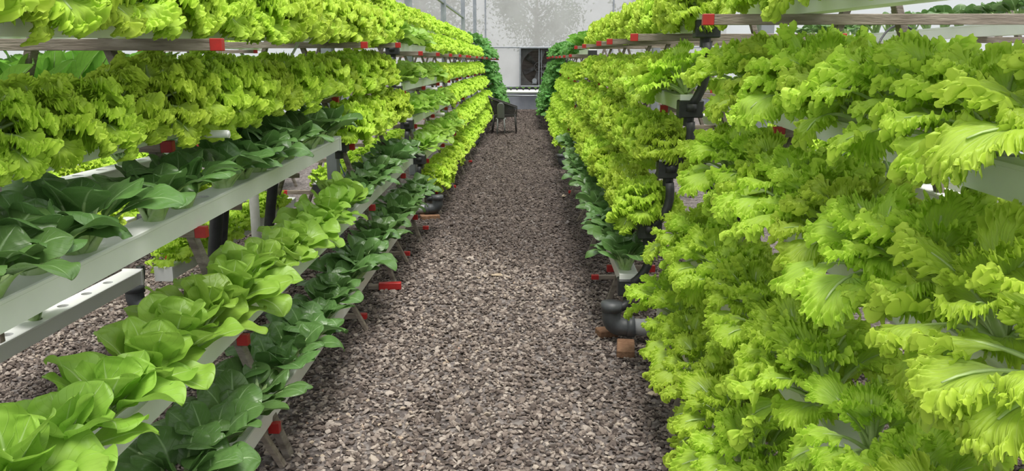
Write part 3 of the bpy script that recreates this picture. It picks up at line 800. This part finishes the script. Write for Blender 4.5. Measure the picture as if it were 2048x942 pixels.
# fan
t = thing('exhaust_fan', 'large square exhaust fan with silver blades set in the end wall', 'fan', ((fx0+fx1)/2, FL, (fz0+fz1)/2))
hw = (fx1-fx0)/2
mb = MB()
for s in (-1, 1):
    mb.bar((s*hw, -.12, -hw), (s*hw, -.12, hw), .05, .25, up=(0, 1, 0)); mb.bar((-hw, -.12, s*hw), (hw, -.12, s*hw), .25, .05)
mb.obj('housing', M['steel'], t)
mb = MB(); K = 48; ro = .62   # round shroud plate
sq = []; ci = []; cb = []
for k in range(K):
    a = 2*PI*(k+.5)/K; c, s = math.cos(a), math.sin(a); q = hw/max(abs(c), abs(s))
    sq.append((c*q, -.10, s*q)); ci.append((c*ro, -.10, s*ro)); cb.append((c*ro, .12, s*ro))
mb.add(sq+ci+cb, [f for k in range(K) for f in ((k, (k+1) % K, K+(k+1) % K, K+k), (K+k, K+(k+1) % K, 2*K+(k+1) % K, 2*K+k))])
mb.obj('shroud', M['darksteel'], t)
mb = MB()
for k in range(14):
    z = -hw + (k+.5)*2*hw/14
    mb.box((0, .19, z), (2*hw, .012, .115), R=Matrix.Rotation(.35, 3, 'X'))
mb.obj('louvers', M['louver'], t)
for k in range(6):
    a = k*PI/3+.32
    V = []; nr = 8
    for i in range(nr):
        r = .12 + i*(.47/(nr-1)); w = .075+.03*i/(nr-1); tw = .75-.4*i/(nr-1)
        for q in (-1, 0, 1): V.append((r, .05+q*w*math.sin(tw), q*w*math.cos(tw) + .012*(q == 0)))
    V = np.array(V); c, s = math.cos(a), math.sin(a); V = np.stack([V[:, 0]*c-V[:, 2]*s, V[:, 1], V[:, 0]*s+V[:, 2]*c], 1)
    V2 = V + np.array([0, .006, 0])
    F = [tuple(f) for f in grid_faces(nr, 3)]
    MB().add(V, F).add(V2, [f[::-1] for f in F]).obj('blade', M['blade'], t, smooth=True)
mb = MB()
mb.tube([(.17*math.cos(a), -.04, .17*math.sin(a)) for a in [2*PI*k/32 for k in range(33)]], .014, 8)
for k in range(5):
    a = 2*PI*k/5; mb.bar((0, -.04, 0), (.17*math.cos(a), -.04, .17*math.sin(a)), .02, .015, up=(0, 1, 0))
mb.tube([(0, -.08, 0), (0, .1, 0)], .045, 14); mb.obj('pulley', M['darksteel'], t)
MB().bar((.0, -.11, -hw), (.0, -.11, hw), .035, .03, up=(0, 1, 0)).bar((.09, -.09, -hw), (.09, -.09, hw), .02, .02, up=(0, 1, 0)).obj('mounting_bar', M['steel'], t)
MB().tube([(-.16, -.14, -.48), (-.16, .06, -.48)], .085, 18).box((-.16, -.04, -.56), (.16, .18, .06)).obj('motor', M['steel'], t)

# seedling table at the end of the aisle
t = thing('seedling_stand', 'low stand of white pipes before the end wall, holding seedling cups', 'plant stand', (0, 26.6, 0))
mb = MB()
for dy, z in ((-.1, .70), (.1, .74)):
    mb.tube([(-1.9, dy, z), (1.6, dy, z)], .04, 14)
mb.obj('pipe', M['pvc'], t, smooth=True)
MB().tube([(-1.9, -.12, .58), (1.6, -.12, .58)], .022, 10).tube([(-1.9, .12, .58), (1.6, .12, .58)], .022, 10).obj('rail', M['steel'], t, smooth=True)
for x in (-.93, .55):
    for dy in (-.12, .12): MB().bar((x, dy, 0), (x, dy, .70), .04, .04, up=(0, 1, 0)).obj('leg', M['steel'], t)
for k in range(12):
    x = -1.5 + k*.21
    c = thing('seedling_cup', f'small black cup with a seedling on the white pipe stand, {ORD[k]} from the left', 'seedling cup', (x, 26.7, .745), 'seedling cups by the end wall')
    MB().tube([(0, 0, 0), (0, 0, .07)], [.03, .042], 12).obj('cup', M['rubber'], c, smooth=True)
    rg = random.Random(k); lm = MB()
    for i in range(5):
        V, F, UV, cl = spoon_leaf(rg, .015, .07, .018, .8, .6, 7, 5)
        lm.add(rotz(V, i*GA) + np.array([0, 0, .07]), F, 0, UV)
    lm.obj('seedling', M['romaine'], c, smooth=True)

# ------------------------------------------------------------------ chairs
def surf(mb, P, th, mi=0):
    """thicken a grid of points (list of rows)"""
    P = np.array(P, float); nu, nv = P.shape[:2]
    du = np.gradient(P, axis=0); dv = np.gradient(P, axis=1); n = np.cross(du, dv); n /= np.linalg.norm(n, axis=2, keepdims=True)+1e-9
    A = (P + n*th/2).reshape(-1, 3); B = (P - n*th/2).reshape(-1, 3); F = [tuple(f) for f in grid_faces(nu, nv)]
    k = nu*nv; G = [tuple(i+k for i in f[::-1]) for f in F]
    rim = [i*nv for i in range(nu)] + [(nu-1)*nv+j for j in range(1, nv)] + [i*nv+nv-1 for i in range(nu-2, -1, -1)] + [j for j in range(nv-2, 0, -1)]
    H = [(rim[i], rim[(i+1) % len(rim)], rim[(i+1) % len(rim)]+k, rim[i]+k) for i in range(len(rim))]
    mb.add(np.concatenate([A, B]), F+G+H, mi)
ch = thing('plastic_armchair', 'dark brown plastic armchair at the far end of the aisle, facing right', 'chair', (-.60, 18.6, 0))
# local: +x is the way the chair faces, width along y
mb = MB(); surf(mb, [[(x, y, .43 - .02*math.cos(x*5) - .015*(1-(y/.24)**2)) for y in np.linspace(-.24, .24, 7)] for x in np.linspace(-.20, .25, 8)], .02); mb.obj('seat', M['chair'], ch, smooth=True)
mb = MB(); surf(mb, [[(-.21 - .16*(z-.43)/.42 - .03*(1-(y/.26)**2), y, z + .03*(1-(y/.26)**2)*(z > .8)) for y in np.linspace(-.26, .26, 9)] for z in np.linspace(.43, .86, 8)], .018); mb.obj('backrest', M['chair'], ch, smooth=True)
for s in (-1, 1):
    mb = MB(); y = s*.27   # arm rail falling from the back to the front with a lattice side below it
    def arm(x): return .84 - .22*(x+.36)/.64
    mb.bar((-.36, y, arm(-.36)), (.28, y, arm(.28)), .045, .025)
    for k in range(30):
        x0 = -.33+k*.021
        for dx in (-.09, .09):
            xa, xb = x0, x0+dx
            if -.32 <= xb <= .28: mb.bar((xa, y, .44), (xb, y, arm(xb)-.01), .010, .017, up=(0, 1, 0))
    mb.bar((-.25, y, .43), (.28, y, .43), .02, .05); mb.bar((.27, y, .42), (.28, y, arm(.28)), .02, .04, up=(0, 1, 0))
    mb.obj('armrest', M['chair'], ch)
for sx, sy in ((-1, -1), (-1, 1), (1, -1), (1, 1)):
    mb = MB(); mb.tube([(.24*sx-.02*(sx < 0), .25*sy, .44), (.27*sx-.04*(sx < 0), .27*sy, 0)], [.035, .022], 8, sq=.6); mb.obj('leg', M['chair'], ch, smooth=True)
c2 = thing('plastic_chair', 'small light grey plastic chair in front of the brown armchair', 'chair', (-.68, 18.1, 0))
mb = MB(); surf(mb, [[(x*(1 if z < .66 else math.sqrt(max(0.05, 1-((z-.66)/.10)**2))), -.10-.08*(z-.38)/.35, z) for x in np.linspace(-.085, .085, 7)] for z in np.linspace(.38, .755, 12)], .018); mb.obj('backrest', M['chairg'], c2, smooth=True)
mb = MB(); surf(mb, [[(x, y, .38-.01*math.cos(y*9)) for x in np.linspace(-.12, .12, 6)] for y in np.linspace(-.10, .14, 6)], .02); mb.obj('seat', M['chairg'], c2, smooth=True)
for sx, sy in ((-1, -1), (-1, 1), (1, -1), (1, 1)):
    MB().tube([(.075*sx, .09*sy, .38), (.09*sx, .12*sy, 0)], [.03, .018], 8, sq=.6).obj('leg', M['chairg'], c2, smooth=True)

# ------------------------------------------------------------------ small things
brick((-1.06, 8.0, 0), .35, 'flat clay brick on the gravel under the left drain elbow')
brick((-1.12, 8.06, .048), -.1, 'broken clay brick on top of another, under the left drain elbow').scale = (.6, .8, .7)
brick((.55, 4.15, 0), 1.45, 'clay brick on the gravel under the right drain elbow')
brick((.47, 4.42, 0), .3, 'reddish clay brick just behind the right drain elbow').scale = (.6, .9, 1.0)
# leaning white pipe post inside left rack, short pipes poking out of the bars
o = MB().tube([(-1.80, 4.9, 0), (-1.74, 4.75, .86)], .030, 14).obj('riser_pipe', M['pvcold'], smooth=True)
tag(o, 'upright pale plastic pipe standing inside the nearest left rack', 'pipe')
o = MB().tube([(-2.05, 3.12, 1.325), (-1.20, 3.05, 1.332)], .016, 14, cap=False).tube([(-2.05, 3.12, 1.325), (-1.20, 3.05, 1.332)], .013, 14, cap=True).obj('water_pipe', M['pvc'], smooth=True)
tag(o, 'white plastic water pipe poking out under the fourth level of the nearest left rack', 'pipe', 'short white pipes poking out of the racks')
for (x, D, z, w) in ((-1.02, 9.9, .61, 'second'), (-1.12, 9.95, .98, 'third'), (-1.2, 9.9, 1.30, 'fourth')):
    o = MB().tube([(x-.6, D, z), (x+.02, D, z)], .024, 14).obj('water_pipe', M['pvcold'], smooth=True)
    tag(o, f'short pale pipe poking into the aisle below the {w} level of the second left rack', 'pipe', 'short white pipes poking out of the racks')
for (D, x) in ((4.55, -1.95), (4.2, -1.85), (5.3, -1.9), (4.25, 1.25), (5.2, 1.3)):
    side = 1 if x > 0 else -1
    o = MB().tube(bend_pts((x, D, .05), (x+.05, D, .55), (x+side*-.18, D-.1, 1.05), 10), .036, 12).obj('black_hose', M['rubber'], smooth=True)
    tag(o, f'thick black hose rising inside the {"left" if x < 0 else "right"} rack, {dict([(4.55,"middle one"),(4.2,"nearest one"),(5.3,"farthest one"),(4.25,"nearer one"),(5.2,"farther one")])[D]} of its bunch', 'hose', 'black hoses inside the racks')
# red clip lying on the gravel under the near left rack
o = MB().box((0, 0, .035), (.16, .05, .05)).box((-.11, 0, .03), (.09, .035, .035), mi=1).obj('painted_wood_block', [M['red'], M['woodbar']], None, (-1.01, 5.35, 0))
o.rotation_euler = (0, 0, .1); tag(o, 'red painted wood block lying on the gravel beside the left rack', 'wood block')
# bottom stakes and low bars of the racks facing the aisle
for side, D, foot, w in ((-1, 2.84, 1.0, 'nearest'), (-1, 4.49, 1.0, 'second'), (-1, 6.13, 1.0, 'third'), (-1, 9.4, 1.0, 'fifth'), (-1, 10.9, 1.0, 'sixth'), (-1, 12.4, 1.0, 'seventh'),
                         (1, 3.0, .655, 'nearest'), (1, 7.9, .50, 'second')):
    mb = MB().bar((0, 0, 0), (side*.17, -.02, .34), .022, .035, up=(0, 1, 0))
    o = mb.obj('wooden_stake', M['woodbar'], None, (side*foot, D, 0))
    tag(o, f'{w} slanted wooden stake footing the {"left" if side < 0 else "right"} racks along the aisle', 'stake', 'slanted stakes along the aisle')
for side, D, x, w in ((-1, 4.6, 1.02, 'nearest'), (-1, 6.25, 1.0, 'second'), (-1, 7.3, .98, 'third'), (-1, 9.9, .96, 'fourth'), (-1, 12.6, .95, 'fifth'),
                      (1, 3.6, .63, 'nearest'), (1, 5.55, .46, 'second'), (1, 9.5, .48, 'third')):
    mb = MB().box((side*.28, 0, .055), (.45, .035, .03)).box((side*.03, 0, .055), (.055, .038, .033), mi=1)
    o = mb.obj('ground_batten', [M['woodbar'], M['red']], None, (side*x, D, 0))
    tag(o, f'{w} low wooden batten with a red tip lying under the {"left" if side < 0 else "right"} racks', 'batten', 'low red-tipped battens at the rack feet')
for k, D in enumerate([6.55, 6.85]):
    rg = random.Random(k+50); mb = MB()
    for i in range(60):
        a = rg.uniform(0, 6.28); q = rg.uniform(.02, .07)
        mb.tube(bend_pts((0, 0, .0), (math.cos(a)*q, math.sin(a)*q, rg.uniform(.04, .12)), (math.cos(a)*q*1.5, math.sin(a)*q*1.5, rg.uniform(-.01, .07)), 5), .004, 5)
    o = mb.obj('root_clump', M['woodbar'], None, (-1.70, D, 2.02+.024*D+CH-.01))
    tag(o, f'{["nearer", "farther"][k]} brown withered root clump on the top channel, nearest left rack', 'root clump', 'withered root clumps')
for i, (x, D, l, w) in enumerate(((-.25, 5.72, .09, 'in the middle of the aisle'), (.43, 9.4, .22, 'beside the second right rack'), (.62, 3.55, .05, 'near the right drain bricks'))):
    mb = MB(); mb.box((0, 0, .018), (l, .035, .008), Matrix.Rotation(.12, 3, 'Y')).box((l*.15, .022, .022), (l*.6, .02, .006), Matrix.Rotation(-.2, 3, 'X'))
    o = mb.obj('wood_chip', M['chip'], None, (x, D, 0)); o.rotation_euler = (0, 0, .4+i)
    tag(o, f'pale flat chip of wood lying on the gravel {w}', 'wood chip')
# support stick and ties on left
o = MB().box((0, 0, 0), (.014, .006, .22)).obj('white_stick', M['string'], None, (-1.36, 4.6, 1.72)); o.rotation_euler = (0, .55, 0)
tag(o, 'thin white stick leaning across a crossbar of the nearest left rack', 'stick')
o = MB().tube(bend_pts((-1.42, 5.7, .88), (-1.38, 5.66, .80), (-1.36, 5.7, .72), 8), .004, 6).obj('cable_tie', M['cable'], smooth=True)
tag(o, 'blue plastic tie hanging under a red-tipped crossbar, nearest left rack', 'cable tie')
# black drain cap pieces sit with the channels; coiled black tube right rear
o = MB().tube(bend_pts((1.70, 4.0, 1.43), (1.85, 4.3, 2.15), (2.45, 4.6, 1.50), 18), .006, 8).obj('feed_tube', M['rubber'], smooth=True)
tag(o, 'thin black feed tube arching behind the nearest right rack', 'tube')

# ------------------------------------------------------------------ trees outside the end wall
def tree(x, D, h, spread, seed, label):
    t = thing('tree', label, 'tree', (x, D, 0), 'trees outside the end wall'); rg = np.random.RandomState(seed); rr = random.Random(seed)
    mb = MB(); mb.tube([(0, 0, 0), (.1, 0, h*.3), (-.05, .1, h*.62), (0, 0, h*.85)], [.2, .16, .11, .04], 10)
    tips = []
    for k in range(9):
        a = rr.uniform(0, 6.28); z = h*rr.uniform(.3, .7); q = (math.cos(a)*spread*rr.uniform(.5, .9), math.sin(a)*spread*.6, z+h*rr.uniform(.08, .25))
        mb.tube([(0, 0, z), (q[0]*.5, q[1]*.5, (z+q[2])/2+.1), q], [.07, .045, .02], 7); tips.append(q)
    mb.obj('trunk', M['bark'], t, smooth=True)
    cs = np.array([tips[i % len(tips)] for i in range(22)]) + rg.normal(0, .45, (22, 3)); n = 5600
    c = cs[rg.randint(0, len(cs), n)] + rg.normal(0, .36, (n, 3)); a = rg.normal(0, 1, (n, 3)); a /= np.linalg.norm(a, axis=1, keepdims=True)
    b = np.cross(a, rg.normal(0, 1, (n, 3))); b /= np.linalg.norm(b, axis=1, keepdims=True)
    s = rg.uniform(.05, .10, n)[:, None]
    V = np.stack([c-a*s, c+b*s*.5, c+a*s, c-b*s*.5], 1).reshape(-1, 3)
    MB().add(V, np.arange(n*4).reshape(-1, 4)).obj('crown', M['treeleaf'], t)
tree(-4.4, 33, 6.5, 1.6, 1, 'leafy tree outside the end wall, dimly seen at left')
tree(.3, 36.5, 5.6, 1.7, 2, 'leafy tree outside the end wall, dimly seen behind the fan')
tree(5.4, 32.5, 7.0, 1.6, 3, 'leafy tree outside the end wall, dimly seen at right')
gr = MB().box((0, 36, -.12), (60, 14, .2)).obj('ground_outside', plain('outside_soil', (.14, .13, .08), .9)); st(gr)
hedge = None

# ------------------------------------------------------------------ light and camera
w = bpy.data.worlds.new('World'); S.world = w; w.use_nodes = True; nt = w.node_tree; nt.nodes.clear()
out = nt.nodes.new('ShaderNodeOutputWorld'); bg = nt.nodes.new('ShaderNodeBackground')
tc = nt.nodes.new('ShaderNodeTexCoord'); sp = nt.nodes.new('ShaderNodeSeparateXYZ'); L(nt, tc.outputs['Generated'], sp.inputs[0])
cr = ramp(nt, sp.outputs[2], [(0, (.62, .64, .66)), (.25, (.80, .83, .86)), (1, (1.0, .99, .96))])
L(nt, cr, bg.inputs[0]); bg.inputs[1].default_value = 1.05; L(nt, bg.outputs[0], out.inputs[0])
sun = bpy.data.lights.new('sun', 'SUN'); sun.energy = 3.6; sun.angle = math.radians(30); sun.color = (1, .97, .9)
so = bpy.data.objects.new('sun', sun); COL.objects.link(so); so.rotation_euler = (math.radians(14), math.radians(6), 0)
cam = bpy.data.cameras.new('camera'); co = bpy.data.objects.new('camera', cam); COL.objects.link(co)
cam.sensor_width = 36; cam.lens = 36*FPX/2048; cam.clip_start = .05; cam.clip_end = 200
co.location = cam_pos; co.rotation_euler = (PI/2-PITCH, 0, YAW)
S.camera = co
S.view_settings.view_transform = 'Standard'; S.view_settings.look = 'None'; S.view_settings.gamma = 1; S.view_settings.use_curve_mapping = False
S.view_settings.exposure = 0.28
c = S.cycles
c.max_bounces = 6; c.diffuse_bounces = 3; c.glossy_bounces = 2; c.transmission_bounces = 4; c.transparent_max_bounces = 8
c.caustics_reflective = False; c.caustics_refractive = False; c.use_denoising = True
